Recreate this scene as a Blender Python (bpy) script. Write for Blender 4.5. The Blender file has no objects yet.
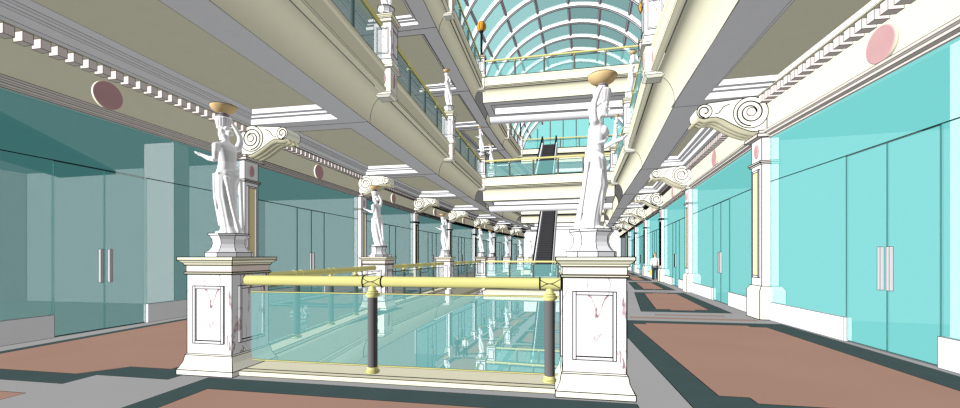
import bpy, math, random
from mathutils import Matrix, Vector
random.seed(4)
sc = bpy.context.scene
C = sc.collection
PI = math.pi
F2F = 6.79                       # floor to floor height
ORD = ['first', 'second', 'third', 'fourth', 'fifth', 'sixth', 'seventh', 'eighth', 'ninth', 'tenth', 'eleventh', 'twelfth']

# ------------------------------------------------------------------ materials
def lin(c):
    c = c / 255.0
    return c / 12.92 if c <= 0.04045 else ((c + 0.055) / 1.055) ** 2.4

def flat(name, rgb, var=0.03, scale=3.0):
    m = bpy.data.materials.new(name); m.use_nodes = True
    nt = m.node_tree; nt.nodes.clear()
    out = nt.nodes.new('ShaderNodeOutputMaterial'); d = nt.nodes.new('ShaderNodeBsdfDiffuse')
    col = [lin(c) for c in rgb]
    tc = nt.nodes.new('ShaderNodeTexCoord'); nz = nt.nodes.new('ShaderNodeTexNoise'); nz.inputs['Scale'].default_value = scale
    nz.inputs['Detail'].default_value = 1.0
    rp = nt.nodes.new('ShaderNodeValToRGB')
    rp.color_ramp.elements[0].color = [c * (1 - var) for c in col] + [1]; rp.color_ramp.elements[0].position = 0.35
    rp.color_ramp.elements[1].color = [min(1, c * (1 + var)) for c in col] + [1]; rp.color_ramp.elements[1].position = 0.65
    nt.links.new(tc.outputs['Object'], nz.inputs['Vector']); nt.links.new(nz.outputs['Fac'], rp.inputs['Fac'])
    nt.links.new(rp.outputs['Color'], d.inputs['Color']); nt.links.new(d.outputs['BSDF'], out.inputs['Surface'])
    return m

def glass(name, rgb, alpha, thru=0.0):
    """tinted pane: each of its two faces lets part of the light straight through"""
    m = bpy.data.materials.new(name); m.use_nodes = True
    nt = m.node_tree; nt.nodes.clear()
    out = nt.nodes.new('ShaderNodeOutputMaterial'); d = nt.nodes.new('ShaderNodeBsdfDiffuse'); t = nt.nodes.new('ShaderNodeBsdfTransparent')
    mx = nt.nodes.new('ShaderNodeMixShader')
    d.inputs['Color'].default_value = (*rgb, 1)
    if thru:
        tl = nt.nodes.new('ShaderNodeBsdfTranslucent'); tl.inputs['Color'].default_value = (*rgb, 1); m2 = nt.nodes.new('ShaderNodeMixShader'); m2.inputs['Fac'].default_value = thru
        nt.links.new(d.outputs['BSDF'], m2.inputs[1]); nt.links.new(tl.outputs['BSDF'], m2.inputs[2]); d = m2
    mx.inputs['Fac'].default_value = 1 - math.sqrt(1 - alpha)
    nt.links.new(t.outputs['BSDF'], mx.inputs[1]); nt.links.new(d.outputs[0], mx.inputs[2]); nt.links.new(mx.outputs['Shader'], out.inputs['Surface'])
    return m

def marble(name):
    m = bpy.data.materials.new(name); m.use_nodes = True
    nt = m.node_tree; nt.nodes.clear(); N = nt.nodes.new; Lk = nt.links.new
    out = N('ShaderNodeOutputMaterial'); d = N('ShaderNodeBsdfDiffuse'); tc = N('ShaderNodeTexCoord')
    mp = N('ShaderNodeMapping'); mp.inputs['Rotation'].default_value = (0.3, 0.5, 0.2); mp.inputs['Scale'].default_value = (1.3, 1.3, 0.42)
    Lk(tc.outputs['Object'], mp.inputs['Vector'])
    nz = N('ShaderNodeTexNoise'); nz.inputs['Scale'].default_value = 3.4; nz.inputs['Detail'].default_value = 5; nz.inputs['Distortion'].default_value = 0.7
    Lk(mp.outputs['Vector'], nz.inputs['Vector'])
    rp = N('ShaderNodeValToRGB'); e = rp.color_ramp.elements
    w = (0.96, 0.94, 0.95, 1)
    e[0].position = 0.0; e[0].color = w; e[1].position = 1.0; e[1].color = w
    for p, c in ((0.478, w), (0.497, (0.30, 0.13, 0.14, 1)), (0.503, (0.30, 0.13, 0.14, 1)), (0.522, w)):
        x = e.new(p); x.color = c
    nz2 = N('ShaderNodeTexNoise'); nz2.inputs['Scale'].default_value = 5.0
    Lk(tc.outputs['Object'], nz2.inputs['Vector'])
    mk = N('ShaderNodeValToRGB'); mk.color_ramp.elements[0].position = 0.36; mk.color_ramp.elements[1].position = 0.58
    Lk(nz2.outputs['Fac'], mk.inputs['Fac'])
    mix = N('ShaderNodeMixRGB'); mix.inputs['Color1'].default_value = w
    Lk(mk.outputs['Color'], mix.inputs['Fac']); Lk(nz.outputs['Fac'], rp.inputs['Fac']); Lk(rp.outputs['Color'], mix.inputs['Color2'])
    Lk(mix.outputs['Color'], d.inputs['Color']); Lk(d.outputs['BSDF'], out.inputs['Surface'])
    return m

M = dict(
    ink=flat('dark_edge_line', (16, 16, 18), 0), white=flat('white_plaster', (250, 250, 252), 0.01), cream=flat('cream_plaster', (249, 245, 216), 0.01),
    pier=flat('pale_cream_stone', (252, 250, 234), 0.01), pink=flat('pale_pink_stone', (255, 236, 224), 0.01), under=flat('olive_shade_stone', (186, 182, 156), 0.04), rose=flat('rose_marble_disc', (204, 162, 162), 0.02),
    floor=flat('grey_marble_floor', (187, 187, 187), 0.02, 0.6), red=flat('terracotta_tile', (192, 154, 137), 0.02, 0.8), slate=flat('dark_slate_tile', (80, 99, 99), 0.03),
    gold=flat('pale_brass', (216, 211, 138), 0.02), post=flat('charcoal_metal', (104, 102, 102), 0.02), marble=marble('white_veined_marble'),
    statue=flat('white_statue_stone', (250, 250, 250), 0.01), bowl=flat('amber_alabaster', (216, 186, 136), 0.06, 9), handle=flat('brushed_steel', (205, 203, 205), 0.01),
    panel=flat('ochre_panel', (250, 232, 176), 0.01), dentil=flat('pinkish_stone', (240, 228, 222), 0.01), mould=flat('moulding_stone', (226, 218, 210), 0.02),
    black=flat('black_rubber', (34, 34, 36), 0.05), step=flat('dark_step_metal', (62, 62, 64), 0.04), steel=flat('grey_steel', (170, 160, 168), 0.02),
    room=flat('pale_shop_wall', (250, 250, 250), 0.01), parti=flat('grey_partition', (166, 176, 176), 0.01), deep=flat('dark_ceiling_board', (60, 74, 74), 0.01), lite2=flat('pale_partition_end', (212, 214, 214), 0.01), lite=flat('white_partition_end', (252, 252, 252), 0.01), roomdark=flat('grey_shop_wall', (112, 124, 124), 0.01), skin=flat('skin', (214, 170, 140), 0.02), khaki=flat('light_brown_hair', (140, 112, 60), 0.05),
    shirt=flat('white_shirt', (236, 236, 232), 0.02), yellow=flat('yellow_bag_cloth', (220, 200, 90), 0.02), trouser=flat('dark_trousers', (50, 54, 58), 0.05),
    leaf=flat('grey_green_leaves', (120, 140, 110), 0.15, 20), petal=flat('white_petals', (240, 238, 236), 0.03), globe=flat('amber_globe_glass', (216, 156, 60), 0.05, 8),
    gshop=glass('aqua_shop_glass', (0.20, 0.72, 0.70), 0.64), grail=glass('aqua_railing_glass', (0.20, 0.53, 0.515), 0.47), groof=glass('aqua_roof_glass', (0.36, 0.66, 0.65), 0.75, .6),
    gend=glass('bright_aqua_glass', (0.24, 0.66, 0.64), 0.8),
)

# ------------------------------------------------------------------ mesh building
class MB:
    def __init__(s): s.v = []; s.f = []; s.m = []; s.sm = []
    def add(s, vs, fs, m=0, X=None, smooth=False):
        o = len(s.v)
        for p in vs:
            p = Vector(p); s.v.append(X @ p if X else p)
        for f in fs: s.f.append([i + o for i in f]); s.m.append(m); s.sm.append(smooth)
        return s
    def box(s, x0, x1, y0, y1, z0, z1, m=0, X=None):
        return s.add([(x0, y0, z0), (x1, y0, z0), (x1, y1, z0), (x0, y1, z0), (x0, y0, z1), (x1, y0, z1), (x1, y1, z1), (x0, y1, z1)],
                     [(0, 3, 2, 1), (4, 5, 6, 7), (0, 1, 5, 4), (1, 2, 6, 5), (2, 3, 7, 6), (3, 0, 4, 7)], m, X)
    def quad(s, pts, m=0): return s.add(pts, [tuple(range(len(pts)))], m)
    def prism(s, pts, z0, z1, m=0, X=None):
        n = len(pts)
        vs = [(p[0], p[1], z0) for p in pts] + [(p[0], p[1], z1) for p in pts]
        fs = [tuple(range(n))[::-1], tuple(range(n, 2 * n))] + [(i, (i + 1) % n, n + (i + 1) % n, n + i) for i in range(n)]
        return s.add(vs, fs, m, X)
    def lathe(s, prof, n=16, m=0, X=None, phase=0.0, smooth=True, caps=True):
        vs = []; fs = []
        for r, z in prof:
            for k in range(n):
                a = 2 * PI * (k + phase) / n; vs.append((r * math.cos(a), r * math.sin(a), z))
        for j in range(len(prof) - 1):
            for k in range(n):
                k2 = (k + 1) % n; fs.append((j * n + k, j * n + k2, (j + 1) * n + k2, (j + 1) * n + k))
        s.add(vs, fs, m, X, smooth)
        if caps:
            s.add(vs[:n], [tuple(range(n))[::-1]], m, X); s.add(vs[-n:], [tuple(range(n))], m, X)
        return s
    def squares(s, prof, m=0, X=None):                       # stacked squares: prof of (half width, z)
        vs = []; fs = []
        for h, z in prof: vs += [(-h, -h, z), (h, -h, z), (h, h, z), (-h, h, z)]
        for j in range(len(prof) - 1):
            for k in range(4):
                k2 = (k + 1) % 4; fs.append((j * 4 + k, j * 4 + k2, j * 4 + 4 + k2, j * 4 + 4 + k))
        L = len(prof) * 4
        fs += [(3, 2, 1, 0), (L - 4, L - 3, L - 2, L - 1)]
        return s.add(vs, fs, m, X)
    def tube(s, path, r, n=8, m=0, X=None, smooth=True, caps=True):
        path = [Vector(p) for p in path]; K = len(path)
        rs = r if isinstance(r, (list, tuple)) else [r] * K
        vs = []; fs = []; up = None
        for i, p in enumerate(path):
            t = (path[min(i + 1, K - 1)] - path[max(i - 1, 0)]).normalized()
            if up is None: up = Vector((0, 0, 1)) if abs(t.z) < 0.9 else Vector((1, 0, 0))
            a = t.cross(up).normalized(); b = a.cross(t).normalized(); up = b
            for k in range(n):
                w = 2 * PI * k / n; vs.append(p + (a * math.cos(w) + b * math.sin(w)) * rs[i])
        for i in range(K - 1):
            for k in range(n):
                k2 = (k + 1) % n; fs.append((i * n + k, (i + 1) * n + k, (i + 1) * n + k2, i * n + k2))
        s.add(vs, fs, m, X, smooth)
        if caps: s.add(vs[:n], [tuple(range(n))], m, X); s.add(vs[-n:], [tuple(range(n))[::-1]], m, X)
        return s
    def ball(s, c, r, m=0, nu=12, nv=8, X=None):
        c = Vector(c); r = Vector(r) if hasattr(r, '__len__') else Vector((r, r, r))
        vs = [c + Vector((0, 0, -r.z))]
        for j in range(1, nv):
            th = PI * j / nv
            for k in range(nu):
                a = 2 * PI * k / nu; vs.append(c + Vector((r.x * math.sin(th) * math.cos(a), r.y * math.sin(th) * math.sin(a), -r.z * math.cos(th))))
        vs.append(c + Vector((0, 0, r.z))); fs = []
        for k in range(nu): fs.append((0, 1 + (k + 1) % nu, 1 + k)); fs.append((len(vs) - 1, len(vs) - 1 - nu + k, len(vs) - 1 - nu + (k + 1) % nu))
        for j in range(nv - 2):
            for k in range(nu):
                k2 = (k + 1) % nu; a = 1 + j * nu; fs.append((a + k, a + k2, a + nu + k2, a + nu + k))
        return s.add(vs, fs, m, X, True)
    def sweep(s, prof, A, B, nA, nB, m=0, closed=False, smooth=False):
        """profile of (outward, z) carried from A to B; nA, nB the horizontal outward directions"""
        A = Vector(A); B = Vector(B); n = len(prof)
        vs = [A + nA * p[0] + Vector((0, 0, p[1])) for p in prof] + [B + nB * p[0] + Vector((0, 0, p[1])) for p in prof]
        fs = [(i, i + 1, n + i + 1, n + i) for i in range(n - 1)]
        if closed: fs.append((n - 1, 0, n, 2 * n - 1))
        s.add(vs, fs, m, None, smooth)
        if closed: s.add(vs[:n], [tuple(range(n))[::-1]], m); s.add(vs[n:], [tuple(range(n))], m)
        return s
    def inklines(s, w, mi, ang=32):
        """thin dark bead along every sharp edge of the solid"""
        key = lambda p: (round(p.x, 4), round(p.y, 4), round(p.z, 4))
        ed = {}
        for f in s.f:
            P = [s.v[i] for i in f]; nn = Vector((0, 0, 0))
            for i in range(1, len(P) - 1): nn += (P[i] - P[0]).cross(P[i + 1] - P[0])
            if nn.length < 1e-10: continue
            nn.normalize()
            for i in range(len(P)):
                a, b = key(P[i]), key(P[(i + 1) % len(P)])
                if a == b: continue
                ed.setdefault((a, b) if a < b else (b, a), []).append(nn)
        c = math.cos(math.radians(ang))
        for (a, b), ns in ed.items():
            if len(ns) == 2 and abs(ns[0].dot(ns[1])) > c: continue
            if len(ns) > 2: continue
            a = Vector(a); b = Vector(b); d = (b - a)
            if d.length < w * 1.2: continue
            d.normalize(); u = d.cross(Vector((0, 0, 1)) if abs(d.z) < 0.9 else Vector((1, 0, 0))).normalized(); q = d.cross(u)
            h = w * 0.5; a = a - d * h * .5; b = b + d * h * .5
            vs = [a + u * h, a + q * h, a - u * h, a - q * h, b + u * h, b + q * h, b - u * h, b - q * h]
            s.add(vs, [(0, 1, 5, 4), (1, 2, 6, 5), (2, 3, 7, 6), (3, 0, 4, 7)], mi)
    def mesh(s, name, mats, ink=0, ang=32):
        mats = list(mats)
        if ink: s.inklines(ink, len(mats), ang); mats.append(M['ink'])
        me = bpy.data.meshes.new(name); me.from_pydata([tuple(p) for p in s.v], [], s.f)
        for x in mats: me.materials.append(x)
        me.polygons.foreach_set('material_index', s.m); me.polygons.foreach_set('use_smooth', s.sm); me.update()
        return me
    def build(s, name, mats, parent=None, ink=0, ang=32):
        if not isinstance(mats, (list, tuple)): mats = [mats]
        return link(name, s.mesh(name, mats, ink, ang), parent)

def link(name, me, parent=None):
    o = bpy.data.objects.new(name, me); C.objects.link(o)
    if parent: o.parent = parent
    return o
def tag(o, label, cat, group=None):
    o['label'] = label; o['category'] = cat
    if group: o['group'] = group
    return o
def thing(name, label, cat, loc=(0, 0, 0), rz=0.0, group=None):
    o = bpy.data.objects.new(name, None); o.empty_display_size = .2; C.objects.link(o); o.location = loc; o.rotation_euler = (0, 0, rz)
    return tag(o, label, cat, group)
def struct(o): o['kind'] = 'structure'; return o
def dup(root, loc, rz, label, group=None):
    def cp(o, par):
        c = o.copy(); C.objects.link(c)
        if par: c.parent = par
        for ch in kids[o.name]: cp(ch, c)
        return c
    kids = {}
    def walk(o):
        kids[o.name] = list(o.children)
        for ch in o.children: walk(ch)
    walk(root)
    r = cp(root, None); r.location = loc; r.rotation_euler = (0, 0, rz); r['label'] = label
    if group: r['group'] = group
    return r
def V(x, y, z=0): return Vector((x, y, z))
def along(poly, y):                                                 # point of a plan polyline at depth y
    for (x0, y0), (x1, y1) in zip(poly, poly[1:]):
        if y <= y1: break
    t = (y - y0) / (y1 - y0); return V(x0 + (x1 - x0) * t, y)
def heading(a, b): return math.atan2(b[0] - a[0], b[1] - a[1])

# ------------------------------------------------------------------ plan of the mall (metres), a long hall that bends gently to the right
WL = [(-10.0, -4.2), (-8.42, 4.6), (-7.06, 12.1), (-5.74, 19.23), (-4.3, 26.3), (-2.6, 33.4), (-0.6, 40.4), (1.64, 47.3), (4.06, 54.1), (6.66, 60.9)]
WR = [(4.55, -4.2), (5.8, 2.85), (6.97, 9.8), (9.0, 17.05), (11.05, 24.1), (13.0, 31.2), (14.95, 38.2), (16.9, 45.2), (18.85, 52.2), (20.8, 59.2)]
EL = [(-5.2, -4.2), (-3.87, 4.25), (-2.72, 11.46), (-1.5, 18.9), (0.1, 27.2), (0.9, 31.3), (2.6, 38.4), (4.6, 45.3), (6.7, 52.2), (8.8, 59.0)]
ER = [(1.5, -4.2), (2.75, 3.4), (4.46, 10.2), (6.52, 17.3), (8.45, 25.0), (9.65, 29.3), (11.6, 36.4), (13.5, 43.3), (15.4, 50.3), (17.3, 57.2)]
ER3 = [(x + (1.8 if y < 45 else .9), y + .1) for x, y in ER]; WR3 = [(x + 1.9, y) for x, y in WR]          # the top floor opens wider on the right
LP = V(-3.39, 5.42); RP = V(1.28, 4.6)                              # the two pedestals at the near end of the opening
EL1 = [(-3.39, 5.42), (-2.95, 11.6), (-1.66, 19.0), (0.1, 27.2)] + EL[5:]
ER1 = [(1.28, 4.6), (3.5, 10.8), (6.0, 17.4), (8.45, 25.0)] + ER[5:]
AL = heading((RP.x, RP.y), (RP.x + math.sin(.18), RP.y + math.cos(.18)))
AX = V(math.sin(AL), math.cos(AL)); LT = V(math.cos(AL), -math.sin(AL))
def st(s, t, z=0): return AX * s + LT * t + V(0, 0, z)
def inkw(y): return max(0.012, 0.0021 * y)

# ------------------------------------------------------------------ floors
def strip_floor(a, b, z, name):
    m = MB()
    n = min(len(a), len(b))
    m.quad([V(*p, z) for p in a] + [V(*p, z) for p in reversed(b)])
    return struct(m.build(name, [M['floor']]))
def notched(P, a0, a1, b0, b1, na, nb):
    if na <= 0: pts = [(a0, b0), (a1, b0), (a1, b1), (a0, b1)]
    else:
        pts = [(a0 + na, b0), (a1 - na, b0), (a1 - na, b0 + nb), (a1, b0 + nb), (a1, b1 - nb), (a1 - na, b1 - nb), (a1 - na, b1), (a0 + na, b1), (a0 + na, b1 - nb), (a0, b1 - nb), (a0, b0 + nb), (a0 + na, b0 + nb)]
    return [P(a, b) for a, b in pts]
def inlay(m, pts_out, pts_in, z, w):
    if pts_out: m.quad([p + V(0, 0, z + .004) for p in pts_out], 1)
    m.quad([p + V(0, 0, z + .008) for p in pts_in], 2)
    for pts, zz in ((pts_out, .006), (pts_in, .010)):
        if not pts: continue
        n = len(pts)
        for i in range(n):
            a, b = pts[i], pts[(i + 1) % n]; d = (b - a)
            if d.length < .01: continue
            q = V(-d.y, d.x).normalized() * w * .5
            m.quad([a + q + V(0, 0, z + zz), a - q + V(0, 0, z + zz), b - q + V(0, 0, z + zz), b + q + V(0, 0, z + zz)], 3)
FM = [M['floor'], M['slate'], M['red'], M['ink']]

def bay_map(W0, W1, E0, E1):
    L = ((W1 - W0).length + (E1 - E0).length) * .5
    wd = ((E0 - W0).length + (E1 - W1).length) * .5
    def P(a, b):
        A = W0.lerp(W1, a / L); B = E0.lerp(E1, a / L); return A.lerp(B, b / wd)
    return P, L, wd

def main_floor():
    m = MB()
    wl = along(WL, 6.2); wr = along(WR, 3.9)
    m.quad([V(*WL[0]), V(wl.x, wl.y), LP, RP, V(wr.x, wr.y), V(*WR[0])][::-1])
    m.quad([V(wl.x, wl.y)] + [V(*p) for p in WL if p[1] > 6.3] + [V(*p) for p in reversed(EL1)])
    m.quad([V(*p) for p in ER1] + [V(*p) for p in reversed(WR) if p[1] > 4] + [V(wr.x, wr.y)])
    # right gallery, near panel
    lst = lambda s0, s1, t0, t1, ns=0, nt=0: notched(lambda a, b: st(a, b), s0, s1, t0, t1, ns, nt)
    inlay(m, lst(4.12, 9.95, 1.37, 5.0), lst(4.5, 9.58, 1.75, 4.45, .18, .3), 0, .012)
    inlay(m, None, lst(10.3, 10.5, 1.9, 4.7), 0, .014)
    inlay(m, lst(-4, 3.75, 1.37, 5.0), lst(-4, 3.4, 1.75, 4.45), 0, .012)
    # panel in front of the glass railing
    inlay(m, lst(-4, 4.28, -4.2, 0.84), lst(-4, 3.9, -3.84, 0.5), 0, .010)
    # left gallery, near panel with its stepped corner
    tl = -6.35
    out = [st(3.76, -8.55), st(3.76, -5.69), st(4.12, -5.69), st(4.12, -4.62), st(11.2, -4.3), st(11.2, -8.95)]
    inn = [st(4.1, -8.35), st(4.1, -6.0), st(4.5, -5.65), st(4.5, -5.0), st(10.85, -4.8), st(10.85, -8.7)]
    inlay(m, out, inn, 0, .010)
    inlay(m, None, [st(-4, -7.6), st(3.42, -7.6), st(3.42, -5.68), st(-4, -5.68)], 0, .010)
    for side, W, E in (('l', WL, EL1), ('r', WR, ER1)):
        for k in range(2, len(W) - 1):
            off = -.8 if side == 'l' else .6
            W0, W1 = V(*W[k]), V(*W[k + 1]); E0, E1 = along(E, W0.y + off), along(E, W1.y + off)
            P, L, wd = bay_map(W0, W1, E0, E1)
            b1 = wd - .75
            inlay(m, notched(P, .75, L - .5, .45, b1, 0, 0), notched(P, 1.15, L - .9, .85, b1 - .4, .2, .35), 0, inkw(W0.y) * .8)
            inlay(m, None, notched(P, .05, .22, .8, b1 - .3, 0, 0), 0, inkw(W0.y) * .6)
    for a, b in ((4, 5), (7, 8)):
        m.quad([V(*EL[a]), V(*EL[b]), V(*ER[b]), V(*ER[a])][::-1])
    return struct(m.build('floor', FM))
main_floor()
def other_floor(z, k0):
    m = MB(); ER, WR = (ER3, WR3) if z > 10 else (globals()['ER'], globals()['WR'])
    m.quad([V(*p, z) for p in WL[k0:]] + [V(*p, z) for p in reversed(EL[k0:])])
    m.quad([V(*p, z) for p in ER[k0:]] + [V(*p, z) for p in reversed(WR[k0:])])
    for a, b in ((4, 5), (7, 8)):
        m.quad([V(*EL[a], z), V(*EL[b], z), V(*ER[b], z), V(*ER[a], z)][::-1])
    if z < 0:                                                        # the lowest floor has no opening
        m.quad([V(*p, z) for p in EL[2:]] + [V(*p, z) for p in reversed(ER[2:])])
        for W, E in ((WL, EL), (WR, ER)):
            for k in range(3, len(W) - 1):
                P, L, wd = bay_map(V(*W[k]), V(*W[k + 1]), along(E, W[k][1]), along(E, W[k + 1][1]))
                inlay(m, notched(P, .6, L - .4, .45, wd - .6, 0, 0), notched(P, 1, L - .8, .85, wd - 1, .2, .35), z, .05)
        for k in range(3, 8):
            P, L, wd = bay_map(V(*EL[k]), V(*EL[k + 1]), V(*ER[k]), V(*ER[k + 1]))
            inlay(m, notched(P, .4, L - .4, .7, wd - .7, 0, 0), notched(P, .8, L - .8, 1.1, wd - 1.1, .3, .5), z, .05)
    return struct(m.build('floor', FM))
other_floor(-F2F, 2); other_floor(F2F, 0); other_floor(2 * F2F, 0)

# ------------------------------------------------------------------ ceilings with coffers
CM = [M['white'], M['cream']]
def coffer_bay(P, L, wd, zf, lo, hi, a0, a1, w):
    """grey soffit with one recessed coffer from lo to hi across and a0 to L-a1 along"""
    m = MB(); z0 = zf - 1.44; z1 = zf - 1.08
    steps = [(0, z0), (0, z0 + .16), (.12, z0 + .16), (.12, z0 + .22), (.24, z0 + .22), (.24, z1)]
    def ring(d): return [P(a0 + d, lo + d), P(L - a1 - d, lo + d), P(L - a1 - d, hi - d), P(a0 + d, hi - d)]
    out = [P(0, 0), P(L, 0), P(L, wd - .46), P(0, wd - .46)]
    o = [p + V(0, 0, z0) for p in out]; i = [p + V(0, 0, z0) for p in ring(0)]
    for k in range(4): k2 = (k + 1) % 4; m.quad([o[k], o[k2], i[k2], i[k]], 0)
    for (d0, za), (d1, zb) in zip(steps, steps[1:]):
        A = [p + V(0, 0, za) for p in ring(d0)]; B = [p + V(0, 0, zb) for p in ring(d1)]
        for k in range(4): k2 = (k + 1) % 4; m.quad([A[k], A[k2], B[k2], B[k]], 0)
    m.quad([p + V(0, 0, z1) for p in ring(.24)], 1)
    return struct(m.build('ceiling', CM, ink=w, ang=40))
def ceilings(zf, k0=0):
    for side, W, E in (('l', WL, EL), ('r', WR3, ER3) if zf > 10 else ('r', WR, ER)):
        for k in range(k0, len(W) - 1):
            off = -.8 if side == 'l' else .6
            W0, W1 = V(*W[k]), V(*W[k + 1]); E0, E1 = along(E, W0.y + off), along(E, W1.y + off)
            P, L, wd = bay_map(W0, W1, E0, E1)
            lo = .45 if side == 'l' else (-.35 if k < 2 else .40)
            coffer_bay(P, L, wd, zf, lo, wd - 1.2, .45, .35, inkw(max(3, W0.y)) * (.6 if zf < 8 else .75))
ceilings(F2F); ceilings(2 * F2F, 1); ceilings(0, 3)

# ------------------------------------------------------------------ balcony edges: fascia, bead and cove
def cove(n=7):
    return [(-.02 - .44 * math.sin(i / n * PI / 2), -.68 - .70 * (1 - math.cos(i / n * PI / 2))) for i in range(n + 1)] + [(-.46, -1.44)]
def edge_trim(A, B, zf, n, w, nA=None, nB=None):
    """A to B along the opening, n the horizontal direction that points into the opening"""
    A = A + V(0, 0, zf); B = B + V(0, 0, zf); nA = nA or n; nB = nB or n
    m = MB()
    m.sweep([(-.3, 0.0), (-.3, .06), (.12, .06), (.12, -.04), (.08, -.10), (.08, -.52), (.13, -.55), (.13, -.62), (.05, -.66), (0, -.68)], A, B, nA, nB, 0)
    m.sweep(cove(), A, B, nA, nB, 0, smooth=True)
    return struct(m.build('trim', [M['cream']], ink=w, ang=50))
def side_normal(a, b, right):
    h = heading(a, b); return V(math.cos(h), -math.sin(h)) * (1 if right else -1)
for zf, k0, k1 in ((F2F, 0, 9), (2 * F2F, 1, 9)):
    for right, E in ((True, EL), (False, ER3 if zf > 10 else ER)):   # left edge looks right and the other way round
        for k in range(k0, k1):
            if k in (4, 7): continue
            edge_trim(V(*E[k]), V(*E[k + 1]), zf, side_normal(E[k], E[k + 1], right), inkw(max(3.5, E[k][1])) * .75)
for right, E in ((True, EL1), (False, ER1)):
    for k in range(len(E) - 1):
        if k in (3, 6): continue
        edge_trim(V(*E[k]), V(*E[k + 1]), 0, side_normal(E[k], E[k + 1], right), inkw(max(5, E[k][1])) * .75)
edge_trim(LP, RP, 0, AX, .010)
def curb(A, B, zf, w):
    d = (B - A).normalized(); q = V(d.y, -d.x); m = MB()
    m.sweep([(-.2, 0.005), (-.2, .065), (.2, .065), (.2, .005)], A + V(0, 0, zf), B + V(0, 0, zf), q, q, 0, True)
    return struct(m.build('trim', [M['cream']], ink=w))
curb(LP, RP, 0, .010)
for k in range(3): curb(V(*EL1[k]), V(*EL1[k + 1]), 0, inkw(EL1[k][1]))

# ------------------------------------------------------------------ bridges
def bridge(a, b, zf):
    ER = ER3 if zf > 10 else globals()['ER']
    A0, B0, A1, B1 = V(*EL[a]), V(*ER[a]), V(*EL[b]), V(*ER[b])
    d = (B0 - A0).normalized(); n = V(d.y, -d.x)                    # towards the entrance
    w = inkw(A0.y) * .8
    edge_trim(A0, B0, zf, n, w); edge_trim(A1, B1, zf, -n, w)
    P, L, wd = bay_map(A0, B0, A1, B1)                               # along = across the hall
    m = MB(); z0 = zf - 1.44
    q = [A0 - n * .46, B0 - n * .46, B1 + n * .46, A1 + n * .46]
    i0, i1 = [A0 - n * 1.0 + d * .5, B0 - n * 1.0 - d * .5], [B1 + n * 1.3 - d * .5, A1 + n * 1.3 + d * .5]
    inner = i0 + i1
    for k in range(4): k2 = (k + 1) % 4; m.quad([q[k] + V(0, 0, z0), q[k2] + V(0, 0, z0), inner[k2] + V(0, 0, z0), inner[k] + V(0, 0, z0)], 0)
    for k in range(4): k2 = (k + 1) % 4; m.quad([inner[k] + V(0, 0, z0), inner[k2] + V(0, 0, z0), inner[k2] + V(0, 0, z0 + .5), inner[k] + V(0, 0, z0 + .5)], 0)
    m.quad([p + V(0, 0, z0 + .5) for p in inner], 0)
    struct(m.build('ceiling', CM, ink=w))
    m = MB()                                                        # round roll under the far edge
    pr = [(-.45 + .45 * math.cos(PI * i / 8), z0 - .42 * math.sin(PI * i / 8)) for i in range(9)]
    m.sweep([(p[0], p[1]) for p in pr], A1 + n * .95, B1 + n * .95, n, n, 0, smooth=True)
    struct(m.build('trim', [M['white']], ink=w, ang=50))
for zf in (0, F2F, 2 * F2F):
    bridge(4, 5, zf); bridge(7, 8, zf)

# ------------------------------------------------------------------ walls, friezes with dentils, shop rooms
def wall_frame(side, k):
    W = WL if side == 'l' else WR
    A, B = V(*W[k]), V(*W[k + 1])
    if side == 'l': A, B = B, A                                     # keeps the frame right-handed with y into the hall
    ex = (B - A).normalized(); ey = V(-ex.y, ex.x)
    X = Matrix(((ex.x, ey.x, 0, A.x), (ex.y, ey.y, 0, A.y), (0, 0, 1, 0), (0, 0, 0, 1)))
    return X, (B - A).length, math.atan2(ex.y, ex.x), A
def frieze(side, k, z):
    X, L, rz, A = wall_frame(side, k); Y = X @ Matrix.Translation((0, 0, z))
    W = WL if side == 'l' else WR
    w = inkw(max(4, W[k][1])) * .62
    R = Y.to_3x3()
    m = MB()
    P0 = Y @ V(0, 0); P1 = Y @ V(L, 0); n = R @ V(0, 1)
    m.sweep([(-.1, 4.34), (.05, 4.34), (.05, 4.38), (.12, 4.40), (.12, 4.45), (.16, 4.47), (.16, 4.52), (.10, 4.55), (.06, 4.56)], P0, P1, n, n, 1)
    m.sweep([(.06, 4.56), (.06, 5.34), (.30, 5.34), (.30, 5.36)], P0, P1, n, n, 0)
    far = W[k][1] > 30
    dn = 14 if far else int(L / .245)
    for i in range(dn):
        c = (i + .5) * L / dn; hw = .072 if not far else .12
        m.box(c - hw, c + hw, .06, .27, 5.165, 5.335, 2, Y)
    return struct(m.build('trim', [M['cream'], M['mould'], M['dentil']], ink=w * 1.25, ang=40))
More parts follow.
